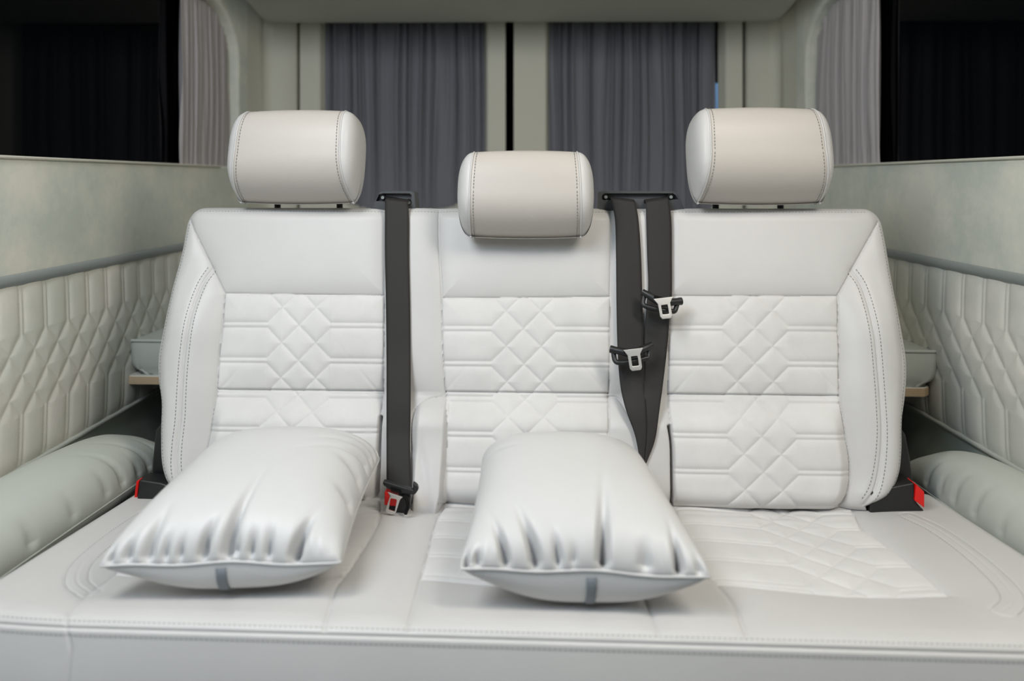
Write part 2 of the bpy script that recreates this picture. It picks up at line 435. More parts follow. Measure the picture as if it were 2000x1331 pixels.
def side_edge(P, U, V):        # follows the rounded upper rear corner of the side window
    t = np.clip((P[..., 1]-2.02)/.19, 0, 1); top = CZ+.50-.13*(1-np.sqrt(1-t*t*.98))
    P[..., 2] = Z_SILL-.004+(top-Z_SILL+.004)*V
    return P
cL = curtain('curtain', (WL-.030, 1.885, 0), (WL-.030, 2.20, 0), Z_SILL, CZ+.5, 11, .011, M['curtain'], (1, 0, 0), seed=3, edge=side_edge)
tag(cL, 'grey gathered curtain drawn back at the rear of the left side window', 'curtain', 'curtains of the side windows')
cR = curtain('curtain', (WR+.030, 1.815, 0), (WR+.030, 2.20, 0), Z_SILL, CZ+.5, 12, .011, M['curtain'], (-1, 0, 0), seed=5, edge=side_edge)
tag(cR, 'grey gathered curtain drawn back at the rear of the right side window', 'curtain', 'curtains of the side windows')
def door_edge(P, U, V):
    r = .17; x = P[..., 0]; t = np.clip((x-(-.118-r))/r, 0, 1)
    bot = CZ-.105+r*(1-np.sqrt(np.maximum(1-t*t, 0)))*.98
    P[..., 2] = bot+(CZ+.78-bot)*V; return P
c = curtain('curtain', (-.675, YB+.036, 0), (-.122, YB+.036, 0), 0, 0, 17, .013, M['rear_curtain'], (0, -1, 0), seed=11, edge=door_edge)
tag(c, 'dark grey curtain over the rear door window left of the black door gap', 'curtain', 'curtains of the rear doors')
c = curtain('curtain', (.080, YB+.036, 0), (.650, YB+.036, 0), CZ-.13, CZ+.78, 17, .013, M['rear_curtain'], (0, -1, 0), seed=23)
tag(c, 'dark grey curtain over the rear door window right of the black door gap', 'curtain', 'curtains of the rear doors')

mb = MB(); tube(mb, [(.671, YB+.125, 1.21), (.671, YB+.125, 1.335)], .014, 16)  # added glowing tube in place of daylight showing past the curtain edge
o = mb.build('outside_lamp', M['lamp_blue']); tag(o, 'pale blue lit lamp outside at the right edge of the rear curtain', 'lamp')
# bed at the back: plywood board and cushion ---------------------------------
mb = MB()
o = prism('plywood_board', [(-.852, 1.572, CZ-.443), (.820, 1.502, CZ-.443), (.835, 1.515, CZ-.443), (.835, 2.30, CZ-.443), (-.852, 2.30, CZ-.443)], (0, 0, .020), [M['laminate'], M['ply']], bevel=.003)
for p in o.data.polygons: p.material_index = 0 if abs(p.normal.z) > .5 else 1
tag(o, 'pale plywood board carrying the grey bed cushion behind the bench', 'board')
def bed_cushion():
    hx, hy, x0, y0 = .848, .40, -.005, 1.95
    nu, nv = 160, 80
    U, V = np.meshgrid(np.linspace(-1, 1, nu), np.linspace(-1, 1, nv))
    e = lambda a: np.sqrt(np.maximum(0, 1-np.abs(a)**10))
    top = CZ-.350+.040*(1-U**6)*(1-(np.abs(V))**2.2)
    bot = np.full_like(top, CZ-.412)
    X = x0+hx*U*(1-.0*V); Yy = y0-.01+hy*V-.040*U*(1-V)/2
    mb = MB()
    T = np.stack([X, Yy, top], -1)
    mb.grid(T)
    # side: rounded border box
    loop = np.concatenate([T[0, :], T[1:, -1], T[-1, -2::-1], T[-2:0:-1, 0]])
    ctr = np.array([x0, y0, 0]); rows = [loop]
    for k in np.linspace(0, 1, 12)[1:]:
        q = loop.copy(); out = .004*math.sin(k*math.pi)
        d = (q-ctr); d[:, 2] = 0; nn = np.stack([np.sign(d[:, 0])*(np.abs(d[:, 0]) > hx*.98), np.sign(d[:, 1])*(np.abs(d[:, 1]) > hy*.85)*(np.abs(d[:, 0]) < hx*.98+9*(np.abs(d[:, 1]) > hy*.98)), 0*d[:, 0]], -1)
        q = q+nn*(out-(.014*k+.020*sstep(.75, 1, k))*np.array([1, .15, 0]))
        q[:, 2] = loop[:, 2]+(CZ-.4225-loop[:, 2])*k; rows.append(q)
    mb.grid(np.array(rows), closev=True)
    b = rows[-1]; mb.add(np.vstack([b, ctr+[0, 0, CZ-.4225]]), [[i, (i+1) % len(b), len(b)] for i in range(len(b))])
    return mb, loop
mb, loop = bed_cushion()
o = mb.build('bed_cushion', M['grey_leather']); tag(o, 'flat grey green leather bed cushion lying on the plywood board behind the bench', 'cushion')
mb = MB(); tube(mb, loop+[0, 0, .001], .0035, closed=True); mb.build('piping', M['grey_leather'], o)

# ================================================================== THE BENCH
bench = empty('bench_seat', tuple(BC), BR, label='three-seat cream leather bench with quilted suede inserts and three headrests', cat='bench')

# ---- backrest outline and seams, in (x, v) on the backrest surface
oL = on_back([(356, 448), (349, 490), (332, 560), (318, 640), (308, 700), (309, 750), (316, 790), (317, 850), (321, 905), (335, 945), (372, 985)], -.002)
oR = on_back([(1731, 440), (1744, 520), (1762, 640), (1772, 710), (1770, 770), (1762, 830), (1759, 880), (1752, 925), (1733, 962), (1690, 988)], -.002)
def edge_fn(pl):
    q = cr(pl, 10); i = np.argsort(q[:, 1]); return lambda v: np.interp(v, q[i, 1], q[i, 0])
XLf, XRf = edge_fn(oL), edge_fn(oR)
VB = float(on_back([(1500, 992)], -.02)[0, 1]); VBS = float(on_back([(840, 1022)], .0)[0, 1]); VT = float(on_back([(1000, 402)], .0)[0, 1])
FOLD = float(on_back([(1000, 767)])[0, 1])
TOPL = on_back([(435, 572)])[0]
lines = {}
def L(name, pts, smooth=True, h=.012):
    q = on_back(pts, h); q = cr(q, 6) if smooth else q; lines[name] = q; return q
L('diagL', [(362, 425), (398, 497), (435, 572)]); L('diagR', [(1722, 430), (1682, 500), (1640, 577)])
L('topL', [(435, 572), (600, 574), (750, 576)]); L('topC', [(861, 581), (1030, 580), (1191, 578)]); L('topR', [(1309, 577), (1480, 577), (1640, 577)])
L('inL', [(435, 572), (430, 640), (423, 700), (420, 755), (412, 810), (402, 870), (392, 930), (390, 985)])
L('inR', [(1640, 577), (1641, 640), (1643, 700), (1643, 760), (1650, 820), (1660, 880), (1664, 930), (1658, 965), (1650, 992)])
L('seat1R', [(750, 405), (750, 500), (749, 576), (748, 650), (746, 730), (742, 810), (736, 900), (732, 990)])
L('midL', [(855, 408), (856, 480), (861, 560), (862, 620), (864, 700), (868, 770), (874, 830), (872, 900), (868, 950), (868, 1005)])
L('midR', [(1194, 404), (1194, 480), (1193, 576), (1192, 650), (1192, 720), (1190, 780), (1188, 840), (1184, 900), (1184, 990)])
L('seat3L', [(1311, 404), (1311, 480), (1309, 576), (1308, 660), (1308, 740), (1309, 800), (1312, 860), (1313, 920), (1316, 990)])
L('flapL', [(805, 880), (804, 832), (810, 800), (832, 781), (868, 775)])
L('flapR', [(1190, 776), (1207, 778), (1222, 800), (1245, 850)])
dblL = L('dblL', [(409, 524), (393, 555), (381, 600), (373, 650), (366, 710), (362, 770), (359, 820), (353, 870), (351, 920), (362, 985)])
dblR = L('dblR', [(1669, 528), (1684, 556), (1694, 600), (1702, 660), (1708, 730), (1713, 800), (1715, 850), (1712, 905), (1704, 950), (1688, 985)])
slots = [cr(on_back([(743, 816), (741, 860), (740, 910), (738, 962), (738, 1000)]), 6), cr(on_back([(1307, 834), (1312, 870), (1313, 920), (1314, 1000)]), 6)]
rim = .0115
topst = np.array([(x, VT-rim) for x in np.linspace(XLf(VT-.03)+.03, XRf(VT-.03)-.03, 200)])
rimL = np.array([(XLf(v)+rim, v) for v in np.linspace(VT-.035, .03, 160)])
rimR = np.array([(XRf(v)-rim, v) for v in np.linspace(VT-.035, .03, 160)])

def vbot(x): return VB+(VBS-VB)*sstep(-.285, -.265, x)*sstep(-.148, -.158, x)
def poly(*pls): return np.vstack(pls)
botL, botC, botR = [[(lines['seat1R'][-1][0], -.1), (lines['inL'][-1][0], -.1)], [(lines['midR'][-1][0], -.1), (lines['midL'][-1][0], -.1)], [(lines['inR'][-1][0], -.1), (lines['seat3L'][-1][0], -.1)]]
cutv = lambda q, v: q[q[:, 1] <= v+.004]
PQ = [poly(lines['topL'], cutv(lines['seat1R'], lines['topL'][-1][1]), botL, lines['inL'][::-1]),
      poly(lines['topC'], cutv(lines['midR'], lines['topC'][-1][1]), botC, cutv(lines['midL'], lines['topC'][0][1])[::-1]),
      poly(lines['topR'], lines['inR'], botR, cutv(lines['seat3L'], lines['topR'][0][1])[::-1])]
# quilt columns: centre-line nodes as seen on each seat
QN = [on_back([(583, 566), (582, 635), (580, 705), (577, 773), (572, 840), (568, 905), (564, 975)]),
      on_back([(1022, 573), (1022, 643), (1023, 712), (1025, 782), (1027, 850), (1029, 920), (1030, 990)]),
      on_back([(1476, 571), (1476, 642), (1477, 711), (1481, 782), (1486, 853), (1489, 923), (1491, 993)])]
QA = .0605
def back_quilt_pq(i, x, v):
    n = QN[i]; o_ = np.argsort(n[:, 1]); vv = n[o_, 1]; k = (len(n)-1-np.arange(len(n))).astype(float)
    sl = (vv[-1]-vv[-2]); p = np.interp(v, np.r_[vv[0]-sl, vv, vv[-1]+sl], np.r_[k[0]+1, k, k[-1]-1])
    c_ = np.interp(v, vv, n[o_, 0]); return p, (x-c_)/QA

def Hback(x, v, fine=True):
    x = np.asarray(x, float); v = np.asarray(v, float)
    xl, xr = XLf(v), XRf(v)
    e = np.minimum(np.minimum(np.minimum(x-xl, xr-x), VT-v), v-vbot(x))
    ex = np.minimum(x-xl, xr-x); ev = VT-v; ec = .035
    # rounded outer corner between side and top
    ax, av = np.clip(ec-ex, 0, None), np.clip(ec-ev, 0, None)
    e = np.where((ax > 0) & (av > 0), ec-np.hypot(ax, av), e)
    r = .030; ee = np.clip(e, 0, r)
    h = -r+np.sqrt(np.maximum(0, r*r-(r-ee)**2))
    h = np.where(e < 0, -r+e*.6, h)
    # side bolsters stand proud
    for pl, sg in ((lines['inL'], 1), (lines['inR'], -1)):
        o_ = np.argsort(pl[:, 1]); xi = np.interp(v, pl[o_, 1], pl[o_, 0]); w = (sg*(xi-x))
        t = np.clip(w/.10, 0, 1); env = sstep(TOPL[1]+.06, TOPL[1]-.08, v)
        h = h+.022*np.sin(np.pi*np.clip(t*.85, 0, 1))*env*(w > 0)
    # lumbar fold: upper part sinks towards it, lower part swells out below it
    inq = (x > -.585) & (x < .60)
    up = .010*np.exp(-np.clip(v-FOLD, 0, None)/.030)*(v >= FOLD); 
    lowr = -.010+.022*sstep(0, .06, FOLD-v)
    gl, gr = lines['inL'], lines['inR']; ol, orr = np.argsort(gl[:, 1]), np.argsort(gr[:, 1])
    xl_, xr_ = np.interp(v, gl[ol, 1], gl[ol, 0]), np.interp(v, gr[orr, 1], gr[orr, 0])
    h = h+np.where(v >= FOLD, -up, lowr)*sstep(xl_-.002, xl_+.022, x)*sstep(xr_+.002, xr_-.022, x)
    # soft puff of every leather panel between its seams
    ds = np.full(x.shape, 1e3)
    for k in ('diagL', 'diagR', 'topL', 'topC', 'topR', 'inL', 'inR', 'seat1R', 'midL', 'midR', 'seat3L'):
        ds = np.minimum(ds, pldist(x, v, lines[k]))
    h = h+.007*(1-np.exp(-ds/.014))-.0022*np.exp(-(ds/.0014)**2)
    db = np.minimum(pldist(x, v, lines['dblL']), pldist(x, v, lines['dblR']))
    db = np.minimum(db, np.minimum(pldist(x, v, lines['flapL']), pldist(x, v, lines['flapR'])))
    h = h-.0028*np.exp(-(db/.0014)**2)-.002*np.exp(-(db/.007)**2)
    dr = np.minimum(np.minimum(pldist(x, v, topst[::8]), pldist(x, v, rimL[::8])), pldist(x, v, rimR[::8]))
    h = h-.0012*np.exp(-((dr-.006)/.0012)**2)*(e < rim)
    for s in slots: h = h-.026*np.exp(-(pldist(x, v, s)/.0022)**2)
    # leather flap at the foot of the strip beside the left belt
    fl = sstep(-.205, -.19, x)*sstep(-.142, -.152, x)
    h = h+(.012+.022*sstep(.12, 0, v))*fl*sstep(FOLD-.005, FOLD-.03, v)
    # folds of loose leather by the strips' feet
    h = h-.004*np.exp(-((x+.178+.25*(v-.05))/.012)**2)*sstep(.13, .07, v)*fl
    for i in range(3):
        ins = pip(x, v, PQ[i]); 
        if not ins.any(): continue
        p, q = back_quilt_pq(i, x, v)
        d = quilt_d(p, q, .0645)
        a = .0036*(1-np.exp(-np.maximum(d, 0)/.0055))
        h = h+np.where(ins, a-.001, 0)
        fd = np.abs(v-FOLD); h = h-np.where(ins, .005*np.exp(-(fd/.0016)**2), 0)
        # faint pull wrinkles at the panel's corners by the fold
        for xc, sg in ((PQ[i][:, 0].min()+.01, 1), (PQ[i][:, 0].max()-.01, -1)):
            tt = (sg*(x-xc)-.9*(FOLD-v+.0)*-1*1); h = h-np.where(ins & (v > FOLD), .0016*np.exp(-(tt/.004)**2)*np.exp(-((v-FOLD)/.03)), 0)
    return h
def Pback(x, v):
    h = Hback(x, v)
    return B0+np.multiply.outer(np.ones_like(h), [0, 0, 0])+np.stack([x, 0*h, 0*h], -1)+v[..., None]*UB+h[..., None]*NB

def edge_samples(n, dens=.18):
    t = np.linspace(0, 1, n); return t
nv, nu = 400, 940
vs = np.concatenate([VB+.03*(1-np.cos(np.linspace(0, np.pi/2, 24, endpoint=False))), np.linspace(VB+.03, VT-.03, nv-60, endpoint=False), VT-.03*np.cos(np.linspace(0, np.pi/2, 40))[::1]])
vs = np.sort(vs)
ss = np.concatenate([.03*(1-np.cos(np.linspace(0, np.pi/2, 30, endpoint=False))), np.linspace(.03, .97, nu-60, endpoint=False), .97+.03*np.sin(np.linspace(0, np.pi/2, 30))])
Sg, Vg = np.meshgrid(ss, vs)
xa = XLf(.1)+(XRf(.1)-XLf(.1))*Sg; Vg = VT-(VT-Vg)*(VT-vbot(xa))/(VT-VB)
# the top corners are rounded: pull the row ends in
inset = np.where(VT-Vg < .035, .035-np.sqrt(np.maximum(0, .035**2-(.035-np.clip(VT-Vg, 0, .035))**2)), 0)
Xl, Xr = XLf(Vg)+inset, XRf(Vg)-inset
Xg = Xl+(Xr-Xl)*Sg
PB3 = Pback(Xg, Vg)
cxs = (Xg[:-1, :-1]+Xg[1:, 1:])/2; cvs = (Vg[:-1, :-1]+Vg[1:, 1:])/2
reg = np.zeros(cxs.shape, int)
for i in range(3): reg[pip(cxs, cvs, PQ[i])] = i+1
def bol_poly(diag, inn, sg):
    far = sg*1.0
    return np.vstack([[(far, .6), (diag[0][0]+sg*.0, .6)], diag, inn, [(inn[-1][0], -.2), (far, -.2)]])
reg[pip(cxs, cvs, bol_poly(lines['diagL'], lines['inL'], -1))] = 4
reg[pip(cxs, cvs, bol_poly(lines['diagR'], lines['inR'], 1))] = 5
mb = MB(); mb.grid(PB3, mask=(reg == 0))
# closed rear shell
rings = [np.concatenate([PB3[0, :], PB3[1:, -1], PB3[-1, -2::-1], PB3[-2:0:-1, 0]])]
ctr = B0+UB*.24
for k, (dd, sc_) in enumerate(((.02, 1.0), (.05, .995), (.08, .97), (.09, .93))):
    rings.append(ctr+(rings[0]-ctr)*sc_-NB*dd)
mb.grid(np.array(rings), closev=True)
mb.add(np.vstack([rings[-1], ctr-NB*.1]), [[i, (i+1) % len(rings[-1]), len(rings[-1])] for i in range(len(rings[-1]))])
fnb = lambda x, v: Pback(np.asarray(x, float), np.asarray(v, float))
stitches(mb, fnb, topst, 1); stitches(mb, fnb, lines['flapL'], 1)
backrest = mb.build('backrest', [M['leather'], M['thread']], bench)
for i in range(3):
    mb = MB(); mb.grid(PB3, mask=(reg == i+1))
    # quilting thread
    n = QN[i]; vmin, vmax = n[:, 1].min(), n[:, 1].max(); kk = np.arange(len(n)); o_ = np.argsort(n[:, 1])
    vk = lambda k: np.interp(k, kk, n[:, 1]); xk = lambda k, q: np.interp(k, kk, n[:, 0])+q*QA
    x0_, x1_ = PQ[i][:, 0].min(), PQ[i][:, 0].max()
    def clip_st(pl):
        pl = np.asarray(pl); ok = pip(pl[:, 0], pl[:, 1], PQ[i]) & (pl[:, 1] > .0)
        run = []
        for j in range(len(pl)):
            if ok[j]: run.append(pl[j])
            elif len(run) > 1: stitches(mb, fnb, run, 1, .0045, .0029, .0007, -.0001); run = []
            else: run = []
        if len(run) > 1: stitches(mb, fnb, run, 1, .0045, .0029, .0007, -.0001)
    for k in range(-1, 8):
        for sg in (-1, 1):
            tt = np.linspace(-1+DL, 1-DL, 60); kv = k+sg*tt; m_ = (kv >= 0) & (kv <= 6)
            if m_.sum() > 3: clip_st([(xk(a, q), vk(a)) for a, q in zip(kv[m_], tt[m_])])
            for s2 in (-1, 1):
                kv = k+s2*DL
                if 0 <= kv <= 6: clip_st([(x, vk(kv)) for x in (np.linspace(xk(kv, 1-DL), x1_, 80) if sg > 0 else np.linspace(xk(kv, -1+DL), x0_, 80))])
    o = mb.build('quilted_panel', [M['suede'], M['thread_pale']], backrest)
for i, (dbl, rm) in enumerate(((lines['dblL'], rimL), (lines['dblR'], rimR))):
    mb = MB(); mb.grid(PB3, mask=(reg == 4+i))
    for off in (-.0075, .0075): stitches(mb, fnb, offset_pl(dbl, off), 1, .0058, .0034, .0013)
    stitches(mb, fnb, rm, 1, .0058, .0034, .0012)
    mb.build('side_bolster', [M['leather'], M['thread']], backrest)

# ---- seat cushion: surface coordinates (x, u): u = y on top, beyond the front edge it runs down the face
YFR = -.398; RF = .016
def front_y(x): return YFR+.05*np.clip(np.abs(x)-.50, 0, None)**2*8-.006*(x/.6)
slines = {}
def SL(name, pts, smooth=True):
    q = on_seat(pts, .004); q = cr(q, 6) if smooth else q; slines[name] = q; return q
SL('q1R', [(742, 985), (741, 1020), (722, 1060), (692, 1105), (672, 1128)])
SL('s1f', [(672, 1128), (655, 1148), (642, 1190), (634, 1215), (627, 1240)])
SL('q1F', [(176, 1151), (225, 1112), (400, 1113), (672, 1128)], False)
SL('q1L', [(330, 985), (300, 1025), (260, 1070), (225, 1112)])
SL('s1c', [(176, 1151), (140, 1185), (117, 1232)])
SL('q2L', [(868, 985), (852, 1012), (835, 1075), (822, 1120)])
SL('s2f', [(822, 1120), (808, 1175), (798, 1215), (794, 1244)])
SL('q2F', [(822, 1121), (930, 1123), (1100, 1128), (1243, 1130)], False)
SL('q2R', [(1195, 985), (1215, 1050), (1243, 1130)])
SL('s2r', [(1243, 1130), (1266, 1180), (1284, 1225), (1297, 1266)])
SL('q3L', [(1318, 985), (1335, 1040), (1375, 1112), (1400, 1133)])
SL('s3f', [(1400, 1133), (1430, 1170), (1452, 1220), (1467, 1272)])
SL('q3F', [(1400, 1133), (1500, 1137), (1640, 1143), (1852, 1151)], False)
SL('q3R', [(1665, 988), (1683, 1022), (1700, 1033), (1760, 1075), (1852, 1151)])
slines['s1c'] = np.vstack([slines['s1c'], slines['s1c'][-1]+[0, -.012], slines['s1c'][-1]+[-.004, -.26]])
dS = [SL('dS1', [(285, 1000), (232, 1036), (180, 1078), (154, 1108), (151, 1135), (174, 1150)]), SL('dS2', [(1775, 1005), (1830, 1032), (1898, 1080), (1960, 1136), (1978, 1170), (1960, 1192)])]
def sx_edge(y, sg): return (.672+.012*np.clip((y+.02)/-.3, -.3, 1)-1.6*np.clip(-.02-y*0+y+.02, 0, None)*0) if sg > 0 else .678+.012*np.clip((y+.02)/-.3, -.3, 1)
for k_ in ('s1f', 's2f', 's2r', 's3f'):
    q_ = slines[k_]; slines[k_] = q_[q_[:, 1] > YFR+.004]
PS = [np.vstack([slines['q1R'], slines['q1F'][::-1], slines['q1L'][::-1], [(slines['q1R'][0][0], .1)]]),
      np.vstack([slines['q2L'], slines['q2F'], slines['q2R'][::-1], [(slines['q2R'][0][0], .1), (slines['q2L'][0][0], .1)]]),
      np.vstack([slines['q3L'], slines['q3F'], slines['q3R'][::-1], [(slines['q3R'][0][0], .1), (slines['q3L'][0][0], .1)]])]
PS[0] = np.vstack([[(slines['q1L'][0][0], .1), (slines['q1R'][0][0], .1)], slines['q1R'], slines['q1F'][::-1], slines['q1L'][::-1]])
SCX = [float(on_seat([(545, 1000)])[0, 0]), .0, float(on_seat([(1492, 1000)])[0, 0])]
SCX = [-.405, .0, .405]
SQA = .062
SUBY = -.003
UF1, UF2 = YFR+.018, YFR-.006
def Zseat(x, y):
    x = np.asarray(x, float); y = np.asarray(y, float)
    z = np.zeros(x.shape)
    ds = np.full(x.shape, 1e3)
    for k, pl in slines.items():
        if k.startswith('d'): continue
        ds = np.minimum(ds, pldist(x, y, pl))
    z += .0035*(1-np.exp(-ds/.012))*sstep(-.002, .03, y-front_y(x))-.002*np.exp(-(ds/.0015)**2)
    db = np.minimum(pldist(x, y, slines['dS1']), pldist(x, y, slines['dS2']))
    z += .0008*np.exp(-(db/.006)**2)-.0015*np.exp(-(db/.0014)**2)-.0015*np.exp(-((db-.013)/.0014)**2)
    fy = front_y(x)
    for off, a in ((-.001, .0022),):
        z -= a*np.exp(-((y-fy-off)/.0018)**2)
    # leather strips between the seats are padded, seats dished
    for c_ in SCX: z -= .012*np.exp(-((x-c_)/.13)**2)*sstep(-.38, -.25, y)
    z += .012*np.exp(-((x+.245)/.045)**2)*sstep(-.36, -.2, y)
    for i in range(3):
        ins = pip(x, y, PS[i])
        p = (y-SUBY)/.064; q = (x-SCX[i])/SQA
        d = quilt_d(p, q, .064)
        z += np.where(ins, .0032*(1-np.exp(-d/.006))-.001, 0)
        z += np.where(ins, .0012*np.sin(y*260+2*np.sin(x*30))*sstep(-.10, -.0, y), 0)*.5
    return z
SIDE = .690
def Pseat(x, y):
    """y below the front crest continues down the front face"""
    x = np.asarray(x, float); y = np.asarray(y, float)
    fy = front_y(x); zz = seat_z0(np.maximum(y, -.40))
    b = fy+RF                                    # where the roll starts
    s = np.clip(b-y, 0, None); ang = np.clip(s/RF, 0, np.pi/2); rest = np.clip(s-RF*np.pi/2, 0, None)
    h = Zseat(x, y)
    yy = np.where(s > 0, b-RF*np.sin(ang)-.012*np.sin(np.clip(rest/.18, 0, 1)*np.pi), y)
    zz = zz-RF*(1-np.cos(ang))-rest
    ny, nz = -np.sin(ang), np.cos(ang)
    # rounded side edges
    r = .028; e = np.clip(SIDE-np.abs(x), 0, r); sd = -r+np.sqrt(np.maximum(0, r*r-(r-e)**2))
    P = np.stack([x, yy+ny*h, zz+nz*(h)+sd*np.where(rest > 0, 1, 1)*nz], -1)
    return P
us = np.concatenate([np.linspace(.07, YFR+RF, 330, endpoint=False), np.linspace(YFR+RF, YFR+RF-RF*np.pi/2, 60, endpoint=False), np.linspace(YFR+RF-RF*np.pi/2, YFR+RF-RF*np.pi/2-.17, 70)])
xs = np.concatenate([-SIDE+.03*(1-np.cos(np.linspace(0, np.pi/2, 20, endpoint=False))), np.linspace(-SIDE+.03, SIDE-.03, 860, endpoint=False), SIDE-.03+.03*np.sin(np.linspace(0, np.pi/2, 20))])
Xs, Us = np.meshgrid(xs, us)
fyo = front_y(Xs)-YFR
Uw = Us+fyo*sstep(-.2, YFR, Us)
PS3 = Pseat(Xs, Uw)
cx2 = (Xs[:-1, :-1]+Xs[1:, 1:])/2; cy2 = (Uw[:-1, :-1]+Uw[1:, 1:])/2
reg2 = np.zeros(cx2.shape, int)
for i in range(3): reg2[pip(cx2, cy2, PS[i])] = i+1
mb = MB(); mb.grid(PS3, mask=(reg2 == 0), flip=True)
for sgn, col in ((-1, PS3[:, 0]), (1, PS3[:, -1])):
    lowc = col.copy(); lowc[:, 2] = .30
    mid = col.copy(); mid[:, 0] += sgn*.006; mid[:, 2] = (col[:, 2]+.3)/2
    mb.grid(np.stack([col, mid, lowc]))
bb = PS3[0].copy(); bl = bb.copy(); bl[:, 2] = .30; mb.grid(np.stack([bb, bl]))
fb = PS3[-1]; mb.grid(np.stack([fb, np.stack([fb[:, 0], bb[:, 1], fb[:, 2]], -1)]))
fns = lambda x, y: Pseat(x, y)
for k in (0, 1):
    for off in (-.0125, .0125): stitches(mb, fns, offset_pl(dS[k], off), 1, .0058, .0034, .0010)
xx = np.linspace(-.62, .62, 260)
for off in (.007, -.009): stitches(mb, fns, np.stack([xx, front_y(xx)+off], -1), 1, .0058, .0034, .0009)
seat = mb.build('seat_cushion', [M['leather'], M['thread']], bench)
for i in range(3):
    mb = MB(); mb.grid(PS3, mask=(reg2 == i+1), flip=True)
    mb.build('quilted_panel', [M['suede']], seat)
# vertical seams on the front face
mb = MB()
# base of the bench
box('seat_base', (0, -.17, .15), (1.30, .40, .30), M['rubber'], bench, bevel=.01)

# ---- headrests
def headrest(cx, cy_, cz, hw, hh, hd, tilt=10, yaw=0, flare=.010, seed=0):
    """hw half width, hh half height, hd half depth"""
    th = np.linspace(0, 2*np.pi, 160, endpoint=False)
    def sec(th):
        c_, s_ = np.cos(th), np.sin(th)
        n_ = 2.7
        y = np.sign(c_)*np.abs(c_)**(2/n_); z = np.sign(s_)*np.abs(s_)**(2/n_)
        y = -y*hd*(1+.10*s_); z = z*hh
        y = y+.040*np.clip(-s_, 0, 1)**2.2*np.clip(c_*3+.3, 0, 1)          # chin recedes
        return y, z
    cap = .026
    def pt(x, th_, phi=None, sg=1):
        pass
    xb_th = hw-cap+flare*np.clip(-np.sin(th), 0, 1)-.004*np.clip(np.sin(th), 0, 1)
    y, z = sec(th)
    rows = []
    for a in np.linspace(-1, 1, 70):
        g = 1-.035*abs(a)**2.2-.012*math.exp(-((1-abs(a))/.012)**2)
        rows.append(np.stack([a*xb_th, y*g, z*g], -1))
    def cap_rows(sg):
        out = []
        for ph in np.linspace(0, np.pi/2, 26)[1:]:
            g = (1-.035)*np.cos(ph)**.8
            out.append(np.stack([sg*(xb_th*(1-.0*ph)+(hw-xb_th)*np.sin(ph)**.9), y*g, z*g], -1))
        return out
    tr = Matrix.Rotation(math.radians(yaw), 3, 'Z') @ Matrix.Rotation(math.radians(-tilt), 3, 'X')
    tr = np.array(tr); T = lambda A: np.asarray(A)@tr.T+np.array([cx, cy_, cz])
    mb = MB(); mb.grid(T(np.array(rows)), closev=True)
    for sg in (-1, 1):                                        # stitched line just inside each side seam
        xs_ = sg*(xb_th-.0055)
        pl = np.stack([xs_, y*.972, z*.972], -1); pl = np.vstack([pl, pl[:1]])
        seg = np.linalg.norm(np.diff(pl, axis=0), axis=1); cum = np.r_[0, np.cumsum(seg)]
        s0 = np.arange(0, cum[-1]-.004, .0058)
        ip = lambda s: np.stack([np.interp(s, cum, pl[:, k]) for k in range(3)], -1)
        A, B = ip(s0), ip(s0+.0034); N = A.copy(); N[:, 0] = 0; N /= np.linalg.norm(N, axis=1)[:, None]
        A = A+N*.0006; B = B+N*.0006
        W = np.array([.0006, 0, 0]); U = N*.0005
        V = np.stack([A+W, A+U, A-W, A-U, B+W, B+U, B-W, B-U], 1)
        f = np.array([[0, 1, 5, 4], [1, 2, 6, 5], [2, 3, 7, 6], [3, 0, 4, 7], [3, 2, 1, 0], [4, 5, 6, 7]])
        mb.add(T(V.reshape(-1, 3)), (f[None]+8*np.arange(len(A))[:, None, None]).reshape(-1, 4), 1)
    ho = mb.build('headrest', [M['head'], M['thread']], bench)
    for sg in (-1, 1):
        mb = MB(); cr_ = [rows[-1] if sg > 0 else rows[0]]+cap_rows(sg)
        mb.grid(T(np.array(cr_)), closev=True, flip=(sg > 0)); 
        pl = np.stack([sg*(xb_th+.0008), y*.966, z*.966], -1); tube(mb, T(pl), .0016, 6, closed=True); mb.build('side_panel', M['leather'], ho)
    for sg in (-1, 1):
        mb = MB(); base = T([[sg*.06, hd*.3, -hh*.6]])[0]; e0 = np.array([base[0], .185, .955]); base = np.array([base, (base+e0)/2+[0, .01, .0], e0, e0+[0, -.004, -.04]])
        tube(mb, cr(base, 6), .006, 10); mb.build('post', M['black'], ho)
    return ho
def hr_at(X, Y, yl):
    p = on_y(np.array(X, float), np.array(Y, float), yl); return p
p = hr_at(574, 307, .105); headrest(p[0]+.001, .125, p[2], .1205, .0855, .056, 12, -3)
p = hr_at(1488, 305, .105); headrest(p[0]-.001, .125, p[2], .1245, .0865, .056, 12, 3)
p = hr_at(1026, 381, .055); headrest(p[0], .085, p[2], .119, .0765, .050, 14, 0, .002)

